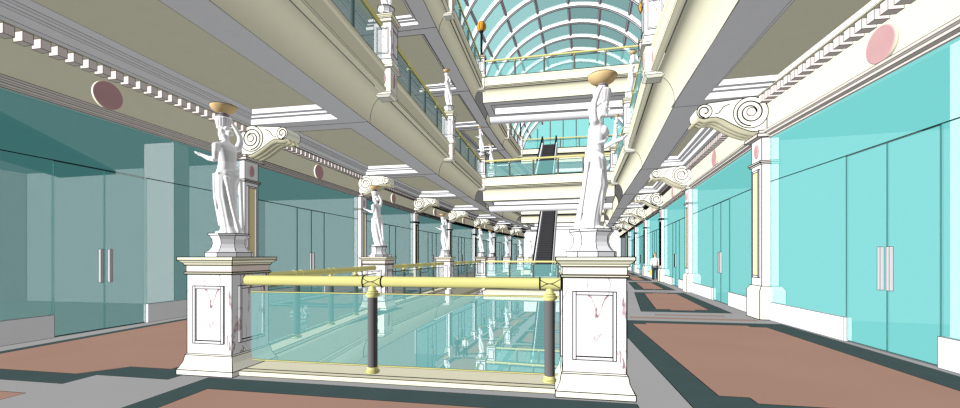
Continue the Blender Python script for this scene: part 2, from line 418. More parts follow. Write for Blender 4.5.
def rooms(side, k, z):
    """the plain rooms behind the shop windows"""
    X, L, rz, A = wall_frame(side, k); Y = X @ Matrix.Translation((0, 0, z))
    m = MB(); D = -8.5 if (side == 'l' and k == 1) else -5.2
    q = lambda mi, *p: m.quad([Y @ V(*a) for a in p], mi)
    q(0, (0, D, 0), (L, D, 0), (L, D, 4.36), (0, D, 4.36))
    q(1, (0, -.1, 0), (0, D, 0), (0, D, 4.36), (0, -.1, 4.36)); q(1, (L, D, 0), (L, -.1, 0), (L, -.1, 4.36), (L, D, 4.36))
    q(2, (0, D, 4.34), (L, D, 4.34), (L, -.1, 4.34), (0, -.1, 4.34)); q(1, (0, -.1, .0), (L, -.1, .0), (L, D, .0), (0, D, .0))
    c = L * (.5 if k < 2 else (.55 if side == 'l' else .45))
    if k == 1: m.box(*((c - 1.92, c - 1.51, -.95) if side == 'l' else (c - 1.9, c - .98, -.5)), -.06, 0, 4.33, 3, Y)               # white end of the partition beside the doors
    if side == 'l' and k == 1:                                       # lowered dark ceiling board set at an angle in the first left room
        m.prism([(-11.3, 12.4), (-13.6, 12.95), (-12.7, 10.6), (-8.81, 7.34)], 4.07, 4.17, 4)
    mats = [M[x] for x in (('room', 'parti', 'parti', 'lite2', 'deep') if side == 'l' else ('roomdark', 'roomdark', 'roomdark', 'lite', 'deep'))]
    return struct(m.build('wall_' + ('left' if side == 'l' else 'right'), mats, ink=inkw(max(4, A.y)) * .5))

# ------------------------------------------------------------------ shopfronts
LV = {-1: 'lower floor', 0: 'main floor', 1: 'first upper balcony', 2: 'second upper balcony'}
def shopfront(side, k, lev):
    z = lev * F2F
    X, L, rz, A = wall_frame(side, k)
    W = WL if side == 'l' else WR; w = inkw(max(4, W[k][1])) * .8
    sn = 'left' if side == 'l' else 'right'
    lab = f"aqua glass shopfront with double doors, {ORD[k - 1]} from the front, {sn} wall, {LV[lev]}"
    t = thing('shopfront', lab, 'shopfront', (A.x, A.y, z), rz, 'glass shopfronts')
    c = L * (.5 if k < 2 else (.55 if side == 'l' else .45)) + ((.10 if side == 'l' else -.09) if k < 2 else 0); dw = .86
    c0, c1 = c - dw, c + dw; e = .30; th = .02
    def pane(name, x0, x1, z0, z1, y=0.0):
        m = MB(); m.box(x0, x1, y, y + th, z0, z1, 0); return m.build(name, [M['gshop']], t, ink=w * .7)
    pane('glass_pane', e, c0 - .01, .43, 3.29); pane('glass_pane', c1 + .01, L - e, .43, 3.29)
    pane('transom_pane', e, L - e, 3.30, 4.36)
    for s in (0, 1):
        x0, x1 = (c0 + .005, c - .006) if s == 0 else (c + .006, c1 - .005)
        d = pane('door', x0, x1, .03, 3.28)
        xh = c + (-.085 if s == 0 else .085)
        m = MB(); m.box(xh - .028, xh + .028, .02, .075, .98, 1.66, 0); h = m.build('door_handle', [M['handle']], d, ink=w * .7)
        h['label'] = 'flat steel pull handle'
        m = MB(); x0, x1 = (.37, c0 - .01) if s == 0 else (c1 + .01, L - .37)
        m.box(x0, x1, -.07, .06, 0.01, .43, 0); m.build('plinth', [M['white']], t, ink=w * .7)
    # round medallion on the frieze above the door
    m = MB(); m.lathe([(.27, 0), (.285, .02), (.285, .06)], 28, 0, caps=False); m.lathe([(.285, .06), (.27, .07)], 28, 1)
    md = m.build('frieze_medallion', [M['cream'], M['rose']], None, ink=w * .6, ang=60)
    tag(md, f"rose disc above the {ORD[k - 1]} shopfront from the front, {sn} wall, {LV[lev]}", 'medallion', 'rose medallions on the frieze')
    p = X @ V(c if k < 2 else L / 2, .055, 4.82 + z)
    md.matrix_world = Matrix.Translation(p) @ Matrix.Rotation(rz, 4, 'Z') @ Matrix.Rotation(-PI / 2, 4, 'X') @ Matrix.Scale(1, 4)
    return t
NB = len(WL) - 1
for side in 'lr':
    for k in range(1, NB):
        if side == 'r' and k > 6: 
            rooms(side, k, 0); frieze(side, k, 0); continue
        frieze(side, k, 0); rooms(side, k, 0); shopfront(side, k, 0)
    for k in range(4, NB):
        frieze(side, k, -F2F); rooms(side, k, -F2F)
        if side == 'l': shopfront(side, k, -1)
    frieze(side, 0, 0)
# plain upper walls behind the balconies, and the walls that close the hall
for side, W in (('left', WL), ('right', WR)):
    for z0, z1, k0 in ((F2F - 1.44, 2 * F2F - 1.44, 0), (-F2F, -1.44, 2), (0, F2F - 1.44, 0)):
        m = MB(); pts = W[k0:] if z0 != 0 else W[:2]
        for a, b in zip(pts, pts[1:]):
            if z0 < 0 and a[1] > 25: continue
            m.quad([V(*a, z0), V(*b, z0), V(*b, z1), V(*a, z1)])
        struct(m.build('wall_' + side, [M['pier']]))
m = MB(); m.quad([V(*WL[-1], -F2F), V(*WR[-1], -F2F), V(*WR[-1], 2 * F2F), V(*WL[-1], 2 * F2F)]); struct(m.build('wall_back', [M['room']]))
m = MB(); m.quad([V(*WL[0], 0), V(*WR[0], 0), V(*WR[0], 2 * F2F), V(*WL[0], 2 * F2F)]); struct(m.build('wall_front', [M['pier']]))

# ------------------------------------------------------------------ pilasters with scroll consoles
def make_pilaster(w, label):
    t = thing('pilaster', label, 'pilaster', (0, 0, 0), 0, 'pilasters between the shopfronts')
    m = MB(); m.box(-.36, .36, -.3, .25, 0.01, .70, 0)
    m.add([(-.36, -.3, .70), (.36, -.3, .70), (.36, .25, .70), (-.36, .25, .70), (-.29, -.25, .80), (.29, -.25, .80), (.29, .19, .80), (-.29, .19, .80)],
          [(0, 1, 5, 4), (1, 2, 6, 5), (2, 3, 7, 6), (3, 0, 4, 7), (4, 5, 6, 7)], 0)
    m.build('base', [M['pier']], t, ink=w)
    m = MB(); m.box(-.27, .27, -.2, .17, .80, 4.36, 0); m.build('shaft', [M['white']], t, ink=w)
    m = MB()                                                        # framed ochre panel on the face
    for x0, x1, z0, z1 in ((-.19, -.14, 1.0, 3.62), (.14, .19, 1.0, 3.62), (-.14, .14, 1.0, 1.05), (-.14, .14, 3.57, 3.62)):
        m.box(x0, x1, .165, .2, z0, z1, 0)
    m.build('panel_frame', [M['white']], t, ink=w)
    m = MB(); m.box(-.14, .14, .165, .176, 1.05, 3.57, 0); m.build('panel', [M['panel']], t)
    m = MB(); m.box(-.32, .32, -.2, .23, 3.76, 3.80, 0); m.box(-.30, .30, -.2, .20, 3.72, 3.76, 0); m.build('collar', [M['mould']], t, ink=w)
    m = MB(); m.lathe([(1, 0), (1, .02), (.9, .03)], 20, 0, Matrix.Translation((0, .165, 4.08)) @ Matrix.Rotation(-PI / 2, 4, 'X') @ Matrix.Diagonal((.1, .17, 1, 1)))
    m.build('medallion', [M['rose']], t, ink=w, ang=60)
    m = MB(); m.box(-.36, .36, -.1, .30, 4.36, 4.44, 0); m.box(-.33, .33, -.1, .26, 4.44, 4.52, 0); m.build('cap_moulding', [M['mould']], t, ink=w)
    # console: S-shaped body, big volute by the wall, small one at the tip
    out = [(.06, 4.52), (.22, 4.50), (.42, 4.53), (.62, 4.62), (.82, 4.74), (1.0, 4.86), (1.16, 4.93), (1.30, 4.92), (1.42, 4.90), (1.53, 4.94), (1.58, 5.05), (1.55, 5.16), (1.46, 5.24), (1.30, 5.28),
           (1.0, 5.30), (.6, 5.335), (.06, 5.345)]
    def ex(m, pts, x0, x1, mi):
        n = len(pts); vs = [(x0, p[0], p[1]) for p in pts] + [(x1, p[0], p[1]) for p in pts]
        m.add(vs, [tuple(range(n)), tuple(range(n, 2 * n))[::-1]] + [(i, n + i, n + (i + 1) % n, (i + 1) % n) for i in range(n)], mi)
    m = MB(); ex(m, out, -.27, .27, 0); con = m.build('console', [M['pier']], t, ink=w, ang=40)
    def circ(cx, cz, r, n=24): return [(cx + r * math.cos(2 * PI * i / n), cz + r * math.sin(2 * PI * i / n)) for i in range(n)]
    for cx, cz, r, nm in ((.42, 4.97, .375, 'volute'), (1.43, 5.07, .17, 'tip_volute')):
        m = MB(); ex(m, circ(cx, cz, r), -.31, .31, 0); vo = m.build(nm, [M['pier']], con, ink=w, ang=60)
        for s in (-1, 1):
            m = MB()
            turns = 1.75 if nm == 'volute' else 1.0; path = []
            for i in range(40):
                a = -PI * .5 + 2 * PI * turns * i / 39; rr = r * (.86 - .52 * i / 39); path.append((s * .312, cx + rr * math.cos(a), cz + rr * math.sin(a)))
            m.tube(path, max(w * .5, .016), 6, 1)
            m2 = MB(); ex(m2, circ(cx, cz, r * .27, 14), min(s * .30, s * .35), max(s * .30, s * .35), 0); m2.build('eye', [M['pink']], con, ink=w * .8, ang=60)
            m.build('spiral', [M['pink'], M['ink']], con, ink=w * .8, ang=60)
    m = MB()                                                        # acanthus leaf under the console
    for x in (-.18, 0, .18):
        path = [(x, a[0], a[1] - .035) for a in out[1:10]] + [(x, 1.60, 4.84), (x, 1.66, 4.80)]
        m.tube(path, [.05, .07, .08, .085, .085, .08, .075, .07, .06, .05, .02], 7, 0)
    m.build('leaf', [M['under']], con)  # olive tone puts the shade of the console's underside into the colour
    m = MB()
    for s in (-1, 1):
        m.tube([(s * .275, .86, 5.22), (s * .275, 1.0, 5.16), (s * .275, 1.1, 5.02), (s * .275, 1.2, 5.0)], max(w * .5, .012), 5, 0)
    m.build('groove', [M['ink']], con)
    return t
protos = {}
for side, W in (('l', WL), ('r', WR)):
    for k in range(2, NB if side == 'l' else NB - 1):
        X, L, rz, A = wall_frame(side, min(k, NB - 1)); cl = min(3, k // 2)
        p = V(*W[k]); h = heading(W[k - 1], W[k + 1]); r = (-h - PI / 2) if side == 'l' else (PI / 2 - h)
        sn = 'left' if side == 'l' else 'right'
        lab = f"cream pilaster with scroll console, {ORD[k - 2]} from the front, {sn} wall, main floor"
        if cl not in protos:
            t = make_pilaster(inkw(W[k][1]) * .85, lab); t.location = p; t.rotation_euler = (0, 0, r); protos[cl] = t
        else: dup(protos[cl], p, r, lab)
        if k >= 5 and side == 'l': dup(protos[cl], p + V(0, 0, -F2F), r, f"cream pilaster with scroll console, {ORD[k - 5]} from the front, left wall, lower floor")

# ------------------------------------------------------------------ pedestals
def make_pedestal(w, label, apron):
    t = thing('pedestal', label, 'pedestal', (0, 0, 0), 0, 'marble pedestals along the balcony edges')
    m = MB(); m.squares([(.41, .005), (.41, .07), (.395, .085), (.36, .16), (.345, .245), (.33, .26)]); m.build('base', [M['pier']], t, ink=w, ang=20)
    m = MB(); m.squares([(.33, .26), (.33, 1.28)]); sh = m.build('shaft', [M['marble']], t, ink=w)
    for q in range(4):
        R = Matrix.Rotation(q * PI / 2, 4, 'Z'); m = MB()
        for x0, x1, z0, z1 in ((-.225, -.19, .40, 1.13), (.19, .225, .40, 1.13), (-.19, .19, .40, .435), (-.19, .19, 1.095, 1.13)):
            m.box(x0, x1, -.352, -.329, z0, z1, 0, R)
        fr = m.build('panel_frame', [M['marble']], sh, ink=w)
    m = MB(); m.squares([(.33, 1.275), (.352, 1.285), (.352, 1.305), (.335, 1.312), (.335, 1.39), (.352, 1.40), (.362, 1.425), (.40, 1.455), (.405, 1.46), (.405, 1.50)])
    for i in range(len(m.m)): pass
    cp = m.build('cap', [M['cream']], t, ink=w, ang=24)
    m = MB(); m.squares([(.337, 1.314), (.337, 1.389)]); bd = m.build('cap_band', [M['pink']], cp)
    if apron:                                                       # block that hangs in front of the balcony fascia
        m = MB(); m.squares([(.30, -.66), (.30, .0)]); m.squares([(.22, -.78), (.31, -.72), (.325, -.66), (.30, -.66)]); a = m.build('apron', [M['pier']], t, ink=w)
        for q in range(4):
            m = MB(); m.lathe([(1, 0), (1, .02), (.9, .03)], 18, 0, Matrix.Rotation(q * PI / 2, 4, 'Z') @ Matrix.Translation((0, -.295, -.28)) @ Matrix.Rotation(PI / 2, 4, 'X') @ Matrix.Diagonal((.11, .2, 1, 1)))
            m.build('medallion', [M['rose']], a, ink=w, ang=60)
    return t
pp = {}
def pedestal(p, z, hd, label, y):
    cl = ('near' if y < 8 else ('mid' if y < 20 else 'far'), z != 0 or y > 8)
    if cl not in pp:
        t = make_pedestal({'near': .011, 'mid': .015, 'far': .026}[cl[0]], label, cl[1]); pp[cl] = t
        t.location = p + V(0, 0, z); t.rotation_euler = (0, 0, -hd)
    else: t = dup(pp[cl], p + V(0, 0, z), -hd, label)
    t.scale = (.78, .78, 1) if z > 0 else (1, 1, 1); return t              # the upper balconies have slimmer pedestals

# ------------------------------------------------------------------ statues: draped woman, one arm raised to the basket on her head, the other held out
def statue_mesh(vox, ratio):
    m = MB()
    K = [  # z, cx, cy, rx (front-back), ry (side to side), fold depth
        (0.00, -.03, .00, .165, .150, .13), (.03, -.025, .00, .150, .138, .13), (.10, -.01, .00, .122, .122, .12), (.22, .005, .005, .108, .116, .11), (.40, .025, .01, .116, .126, .09), (.52, .04, .012, .130, .142, .07),
        (.66, .03, .012, .118, .145, .055), (.78, .012, .008, .120, .155, .05), (.84, .0, .004, .116, .155, .05), (.88, -.005, .0, .110, .146, .03), (.96, -.005, -.004, .100, .126, .02), (1.02, 0, -.006, .098, .118, .015),
        (1.10, .004, -.006, .104, .128, .012), (1.18, .006, -.004, .108, .142, .01), (1.245, .0, -.002, .088, .150, .0), (1.28, -.004, 0, .066, .125, 0), (1.305, -.004, 0, .048, .075, 0), (1.33, .0, 0, .042, .044, 0), (1.40, .014, 0, .040, .042, 0)]
    n = 56; vs = []; fs = []
    for z, cx, cy, rx, ry, fd in K:
        for k in range(n):
            a = 2 * PI * k / n
            q = 1 + .45 * fd * (.6 * math.sin(11 * a + 2.2 * z) + .4 * math.sin(17 * a - 1.3 * z + 1))
            vs.append((cx + rx * q * math.cos(a), cy + ry * q * math.sin(a), z))
    for j in range(len(K) - 1):
        for k in range(n): k2 = (k + 1) % n; fs.append((j * n + k, j * n + k2, (j + 1) * n + k2, (j + 1) * n + k))
    fs += [tuple(range(n))[::-1], tuple(range((len(K) - 1) * n, len(K) * n))]
    m.add(vs, fs)
    B = lambda c, r: m.ball(c, r, 0, 20, 14)
    T = lambda p, r: m.tube(p, r, 12, 0)
    # bust, seat, bent knee
    B((.078, .062, 1.165), (.058, .056, .058)); B((.078, -.062, 1.165), (.058, .056, .058)); B((-.05, .055, .83), (.07, .075, .10)); B((-.05, -.055, .83), (.07, .075, .10))
    T([(.03, .065, .82), (.095, .075, .52), (.055, .07, .12)], [.085, .068, .05])
    # rolled edge of the mantle round the hips and a hanging fold
    T([(.105, .10, .84), (.125, .0, .80), (.10, -.10, .86), (.01, -.148, .92), (-.09, -.10, .92), (-.10, .05, .88), (-.02, .155, .84), (.07, .135, .83), (.11, .09, .84)], .020)
    T([(.06, .14, .84), (.075, .145, .6), (.06, .14, .35)], [.03, .024, .014]); T([(.10, .10, .83), (.115, .11, .62), (.10, .105, .42)], [.026, .02, .012])
    T([(.09, -.10, .70), (.12, -.06, .45), (.11, -.02, .15)], [.02, .018, .012]); T([(-.06, -.15, .8), (-.09, -.12, .4), (-.13, -.08, .02)], [.03, .026, .03]); T([(-.1, .1, .8), (-.13, .06, .4), (-.17, .0, .02)], [.03, .026, .03])
    T([(.08, .13, 1.25), (.115, .05, 1.10), (.10, -.06, 1.03), (.02, -.125, 1.0)], [.016, .018, .018, .016])
    # feet
    B((.135, .06, .022), (.085, .036, .026)); B((.10, -.065, .022), (.08, .036, .026))
    # head tilted forward, face, hair
    B((.032, 0, 1.435), (.080, .066, .092)); B((.062, 0, 1.395), (.046, .045, .048)); T([(.105, 0, 1.455), (.128, 0, 1.418), (.11, 0, 1.41)], [.010, .014, .012])
    B((.105, 0, 1.388), (.012, .02, .007)); B((.098, 0, 1.362), (.018, .02, .016)); B((.098, .028, 1.447), (.012, .014, .008)); B((.098, -.028, 1.447), (.012, .014, .008))
    B((.03, .066, 1.425), (.016, .010, .024)); B((.03, -.066, 1.425), (.016, .010, .024))
    rnd = random.Random(2)
    for i in range(34):                                             # curls
        a = rnd.uniform(0, 2 * PI); e = rnd.uniform(-.1, 1.2); ca = math.cos(a)
        if ca > .55 and e < .45: continue
        B((.018 + .082 * ca * math.cos(e), .074 * math.sin(a) * math.cos(e), 1.452 + .078 * math.sin(e)), rnd.uniform(.024, .034))
    B((-.085, 0, 1.43), (.045, .048, .042))
    # right arm, raised beside the head with the hand on the basket
    T([(-.01, -.115, 1.235), (-.02, -.17, 1.262), (-.03, -.205, 1.36), (-.025, -.21, 1.445)], [.052, .050, .043, .036])
    T([(-.025, -.21, 1.445), (-.005, -.175, 1.54), (.015, -.125, 1.62)], [.036, .033, .022])
    # left arm, upper arm by her side and forearm held out, palm up
    T([(-.005, .12, 1.235), (-.015, .165, 1.225), (-.035, .19, 1.12), (-.03, .195, 1.02)], [.052, .048, .042, .036])
    T([(-.03, .195, 1.02), (.09, .20, 1.045), (.215, .195, 1.10)], [.036, .033, .022])
    def hand(o, d, up, sgn, curl):
        o, d, up = Vector(o), Vector(d).normalized(), Vector(up).normalized(); sd = d.cross(up) * sgn
        for i in range(5): B(o + d * (.012 + .014 * i), (.020, .020, .016))
        m.tube([o, o + d * .04, o + d * .075], [.018, .024, .024], 10, 0)
        for i, (w_, l) in enumerate(((-.026, .062), (-.009, .072), (.009, .068), (.026, .052))):
            b = o + d * .066 + sd * w_; e1 = b + d * l * .5 + up * curl * .4 * l + sd * w_ * .25; e2 = e1 + d * l * .45 + up * curl * l
            m.tube([b, e1, e2], [.0105, .0095, .008], 8, 0)
        b = o + d * .018 - sd * .02; m.tube([b, b + d * .028 - sd * .024 + up * .01, b + d * .058 - sd * .028 + up * .022], [.012, .0105, .0085], 8, 0)
    hand((.215, .195, 1.10), (1, -.02, .32), (-.3, 0, 1), 1, .22)
    hand((.015, -.125, 1.615), (.15, .55, .8), (-.1, .8, -.5), -1, .25)
    for p in m.v: p.x += .105 * max(0, p.z) / 1.5 - .015
    o = m.build('tmp', [M['statue']])
    r = o.modifiers.new('r', 'REMESH'); r.mode = 'VOXEL'; r.voxel_size = vox; r.use_smooth_shade = True
    s_ = o.modifiers.new('s', 'SMOOTH'); s_.factor = .5; s_.iterations = 2
    if ratio < 1: d = o.modifiers.new('d', 'DECIMATE'); d.ratio = ratio
    dg = bpy.context.evaluated_depsgraph_get(); me = bpy.data.meshes.new_from_object(o.evaluated_get(dg))
    bpy.data.objects.remove(o); me.name = 'figure'
    if not me.materials: me.materials.append(M['statue'])
    me.polygons.foreach_set('use_smooth', [True] * len(me.polygons))
    return me
def make_statue(me, w, label):
    t = thing('statue', label, 'statue', (0, 0, 0), 0, 'white statues carrying lamp bowls')
    m = MB(); m.lathe([(.285, 0), (.285, .06), (.25, .075), (.215, .12), (.198, .17), (.205, .235), (.235, .275), (.25, .285), (.25, .31)], 8, 0, phase=.5, smooth=False)
    m.build('plinth', [M['white']], t, ink=w, ang=30)
    f = link('figure', me, t); f.location = (0, 0, .308); f.scale = (.955, .955, .955)
    m = MB(); n = 48; vs = []; fs = []                              # fluted basket
    pr = [(.062, 1.81), (.075, 1.83), (.082, 1.88), (.095, 1.94), (.088, 1.965), (.06, 1.975)]
    for r, z in pr:
        for k in range(n): a = 2 * PI * k / n; q = 1 - (.10 if 1.82 < z < 1.95 else 0) * (.5 + .5 * math.cos(14 * a)); vs.append((.02 + r * q * math.cos(a), r * q * math.sin(a), z))
    for j in range(len(pr) - 1):
        for k in range(n): k2 = (k + 1) % n; fs.append((j * n + k, j * n + k2, (j + 1) * n + k2, (j + 1) * n + k))
    fs += [tuple(range(n))[::-1], tuple(range((len(pr) - 1) * n, len(pr) * n))]
    m.add(vs, fs, 0, None, True)
    bk = m.build('basket', [M['statue']], t)
    m = MB()
    for k in range(14):
        a = 2 * PI * (k + .0) / 14; m.tube([(.02 + r * .93 * math.cos(a), r * .93 * math.sin(a), z) for r, z in pr[1:4]], max(.0035, w * .3), 5, 0, caps=False)
    m.build('flute', [M['steel']], bk)
    T = Matrix.Translation((.02, 0, 0))
    bk.location = (.097, 0, -.07); bk.scale = (1.12, 1.12, 1)
    TZ = (.102, 0, -.07)
    m = MB(); m.lathe([(.05, 1.97), (.066, 1.985), (.066, 2.005), (.05, 2.02), (.05, 2.035)], 20, 0, T); m.build('lamp_collar', [M['steel']], t, ink=w * .7, ang=40).location = TZ
    m = MB(); m.lathe([(.05, 2.03), (.09, 2.042), (.13, 2.068), (.155, 2.10), (.162, 2.125), (.152, 2.125), (.12, 2.09), (.03, 2.06)], 32, 0, T)
    m.build('lamp_bowl', [M['bowl']], t, ink=w * .8, ang=50).location = TZ
    return t
hi = statue_mesh(.0075, 1); lo = statue_mesh(.012, .18)
sp = {}
def statue(p, z, rz, label, y):
    cl = 'near' if y < 8 else ('mid' if y < 20 else 'far')
    if cl not in sp:
        t = make_statue(hi if cl == 'near' else lo, {'near': .010, 'mid': .018, 'far': .03}[cl], label); sp[cl] = t
        t.location = p + V(0, 0, z); t.rotation_euler = (0, 0, rz); return t
    return dup(sp[cl], p + V(0, 0, z), rz, label)

def ped_label(what, i, side, lev): return f"{what}, {ORD[i]} from the front, {side} edge, {LV[lev]}"
# near pair
pedestal(LP, 0, AL, 'white marble pedestal at the left end of the near glass railing', 5)
pedestal(RP, 0, AL, 'white marble pedestal at the right end of the near glass railing', 5)
statue(LP + V(0, 0, 1.5), 0, PI - .35 - 0.0, 'white statue reaching left, on the pedestal at the left end of the near railing', 5)
statue(RP + V(0, 0, 1.5), 0, -.42, 'white statue reaching right, on the pedestal at the right end of the near railing', 5)
PD = 'white pedestal with cream cap'; SD = 'white statue holding up a lamp bowl'
# main floor, left edge
for i, k in enumerate(range(1, len(EL1) - 1)):
    p = V(*EL1[k]); y = p.y; h = heading(EL1[k - 1], EL1[k + 1])
    pedestal(p, 0, h, ped_label(PD, i + 1, 'left', 0), y)
    statue(p + V(0, 0, 1.5), 0, PI - .35 - h * .6, ped_label(SD, i + 1, 'left', 0), y)
# first upper balcony
for side, E, ks in (('left', EL, (2, 3, 4, 5)), ('right', ER, (2, 3, 4))):
    for i, k in enumerate(ks):
        p = V(*E[k]); h = heading(E[k - 1], E[k + 1])
        n = side_normal(E[k - 1], E[k + 1], side == 'left') * .03
        pedestal(p + n, F2F, h, ped_label(PD, i, side, 1), p.y)
        if not (side == 'right' and k == 2):
            statue(p + n + V(0, 0, 1.5), F2F, (PI - .35 - h * .6) if side == 'left' else -.42, ped_label(SD, i, side, 1), p.y)
# lower floor
for side, E, ks in (('left', EL, (3, 4, 5, 6)), ('right', ER, (5, 6))):
    for i, k in enumerate(ks):
        p = V(*E[k]); h = heading(E[k - 1], E[k + 1])
        pedestal(p, -F2F, h, ped_label(PD, i, side, -1), p.y)
        statue(p + V(0, 0, 1.5), -F2F, (PI - .35 - h * .6) if side == 'left' else -.42, ped_label(SD, i, side, -1), p.y)
# second upper balcony: pedestals with torch lamps
def make_torch(label):
    t = thing('torch_lamp', label, 'lamp', (0, 0, 0), 0, 'black torch lamps on pedestals')
    m = MB(); m.lathe([(.2, 0), (.2, .06), (.12, .12), (.08, .2)], 12, 0); m.build('lamp_base', [M['black']], t)
    m = MB(); m.lathe([(.08, .2), (.075, 1.6), (.12, 1.68), (.16, 1.76)], 12, 0); m.build('pole', [M['black']], t)
    m = MB(); m.ball((0, 0, 2.08), (.30, .30, .36), 0, 16, 10); g = m.build('globe', [M['globe']], t)
    m = MB()
    for q in range(6):
        a = PI * q / 3; m.tube([(.31 * math.sin(u) * math.cos(a), .31 * math.sin(u) * math.sin(a), 2.08 - .37 * math.cos(u)) for u in [PI * j / 8 for j in range(9)]], .018, 5, 0)
    m.build('cage', [M['black']], g)
    return t
tor = None
for side, E, ks in (('left', EL, (3, 4, 6, 7)), ('right', ER3, (4,))):
    for i, k in enumerate(ks):
        p = V(*E[k]); h = heading(E[k - 1], E[k + 1])
        pedestal(p, 2 * F2F, h, ped_label(PD, i, side, 2), p.y)
        if k == 3: continue
        lab = ped_label('black torch lamp with amber globe', i - (side == 'left'), side, 2)
        if tor is None: tor = make_torch(lab); tor.location = p + V(0, 0, 2 * F2F + 1.5)
        else: dup(tor, p + V(0, 0, 2 * F2F + 1.5), 0, lab)

# ------------------------------------------------------------------ glass railings
def railing(A, B, z, spots, label, y, ga=.34, gb=.34, flip=1):
    d = B - A; L = d.length; rz = math.atan2(d.y, d.x)
    w = max(.008, .0016 * y); n = 16 if y < 8 else 8
    t = thing('glass_railing', label, 'railing', A + V(0, 0, z), rz, 'brass and glass railings')
    m = MB(); m.tube([(ga - .02, 0, 1.195), (L - gb + .02, 0, 1.195)], .064, n, 0); m.ball((ga - .02, 0, 1.195), .064, 0, n, 8); hr = m.build('handrail', [M['gold']], t, ink=w if y >= 8 else 0, ang=75)
    m = MB(); m.box(ga, L - gb, .0 + .055 * flip, .012 + .055 * flip, .14, 1.03, 0); g = m.build('glass_panel', [M['grail']], t, ink=0)
    m = MB()
    for zz in (.125, 1.03): m.box(ga, L - gb, -.003 + .055 * flip, .017 + .055 * flip, zz, zz + .016, 0)
    m.build('edge_strip', [M['gold']], g, ink=w * .5)
    for x in spots:
        X = Matrix.Translation((x, 0, 0))
        m = MB(); m.lathe([(.06, .13), (.06, 1.02)], n, 0, X); p = m.build('post', [M['post']], t)
        m = MB(); m.lathe([(.085, .066), (.085, .09), (.068, .10), (.068, .13), (.06, .14)], n, 0, X); m.build('foot', [M['gold']], p, ink=w * .6, ang=50)
        m = MB(); m.lathe([(.062, 1.0), (.085, 1.02), (.085, 1.045), (.07, 1.055), (.07, 1.075), (.05, 1.09), (.035, 1.14), (.03, 1.17)], n, 0, X); m.build('head', [M['gold']], p, ink=w * .6, ang=50)
        m = MB()
        for s in (-1, 1): m.lathe([(.066, s * .12), (.076, s * .12 + .004), (.076, s * .12 + .016), (.066, s * .12 + .02)], n, 0 if y >= 8 else 1, X @ Matrix.Translation((0, 0, 1.195)) @ Matrix.Rotation(PI / 2, 4, 'Y'))
        if y < 8:                                                   # crossed strap lines on the sleeve
            m.lathe([(.067, -.12), (.067, .12)], n, 0, X @ Matrix.Translation((0, 0, 1.195)) @ Matrix.Rotation(PI / 2, 4, 'Y'))
            for s in (-1, 1):
                for q in (-1, 1):
                    path = []
                    for i in range(9):
                        u = i / 8; a = s * (.95 - .95 * math.sin(u * PI / 2)) ; path.append((x + q * .115 * (1 - u), -.069 * math.cos(a * .8), 1.195 + .069 * math.sin(a * .8)))
                    m.tube(path, .005, 5, 1)
        m.build('sleeve', [M['gold'], M['ink']], p, ink=0)
    return t
def even(L, n, a=.34): return [a + (L - 2 * a) * (i + 1) / (n + 1) for i in range(n)]
railing(LP - AX * .08, RP - AX * .08, 0, [2.10, 4.27], 'long brass and glass railing nearest the viewer, between the two big pedestals', 4.6, flip=1)
for i in range(3):
    A, B = V(*EL1[i]), V(*EL1[i + 1])
    railing(A, B, 0, even((B - A).length, 3), f"brass and glass railing, {ORD[i]} stretch from the front, left edge, main floor", A.y + 3, flip=-1)
def bridge_rails(lev):
    ER = ER3 if lev == 2 else globals()['ER']
    A, B = V(*EL[4]), V(*ER[4])
    railing(A, B, lev * F2F, even((B - A).length, 4), f"brass and glass railing on the near crossing bridge, {LV[lev]}", 26, flip=1)
    A, B = V(*EL[7]), V(*ER[7])
    railing(A, B, lev * F2F, even((B - A).length, 4), f"brass and glass railing on the far crossing bridge, {LV[lev]}", 45, flip=1)
for lev in (-1, 0, 1, 2):
    if lev > -1: bridge_rails(lev)
for lev, E, ks, side in ((1, EL, (1, 2, 3), 'left'), (1, ER, (2, 3), 'right'), (2, EL, (2, 3, 5, 6), 'left'), (2, ER3, (3,), 'right'), (1, EL, (5,), 'left')):
    for i, k in enumerate(ks):
        A, B = V(*E[k]), V(*E[k + 1])
        lab = f"brass and glass railing, {ORD[i]} stretch from the front, {side} edge, {LV[lev]}"
        if lev == 1 and k == 5: lab = 'brass and glass railing beyond the near bridge, left edge, first upper balcony'
        railing(A, B, lev * F2F, even((B - A).length, 3), lab, max(9, A.y + 2), flip=-1 if side == 'left' else 1)
for k, nm in ((4, 'near side'), (5, 'far side')):
    A, B = V(*EL[k]), V(*ER[k])
    railing(A, B, -F2F, even((B - A).length, 4), f"brass and glass railing across the lower floor, {nm} of the crossing", 30)
for side, E, ks in (('left', EL, (3, 5, 6)), ('right', ER, (5, 6))):
    for i, k in enumerate(ks):
        A, B = V(*E[k]), V(*E[k + 1])
        railing(A, B, -F2F, even((B - A).length, 3), f"brass and glass railing, {ORD[i]} stretch from the front, {side} edge, lower floor", A.y + 4)

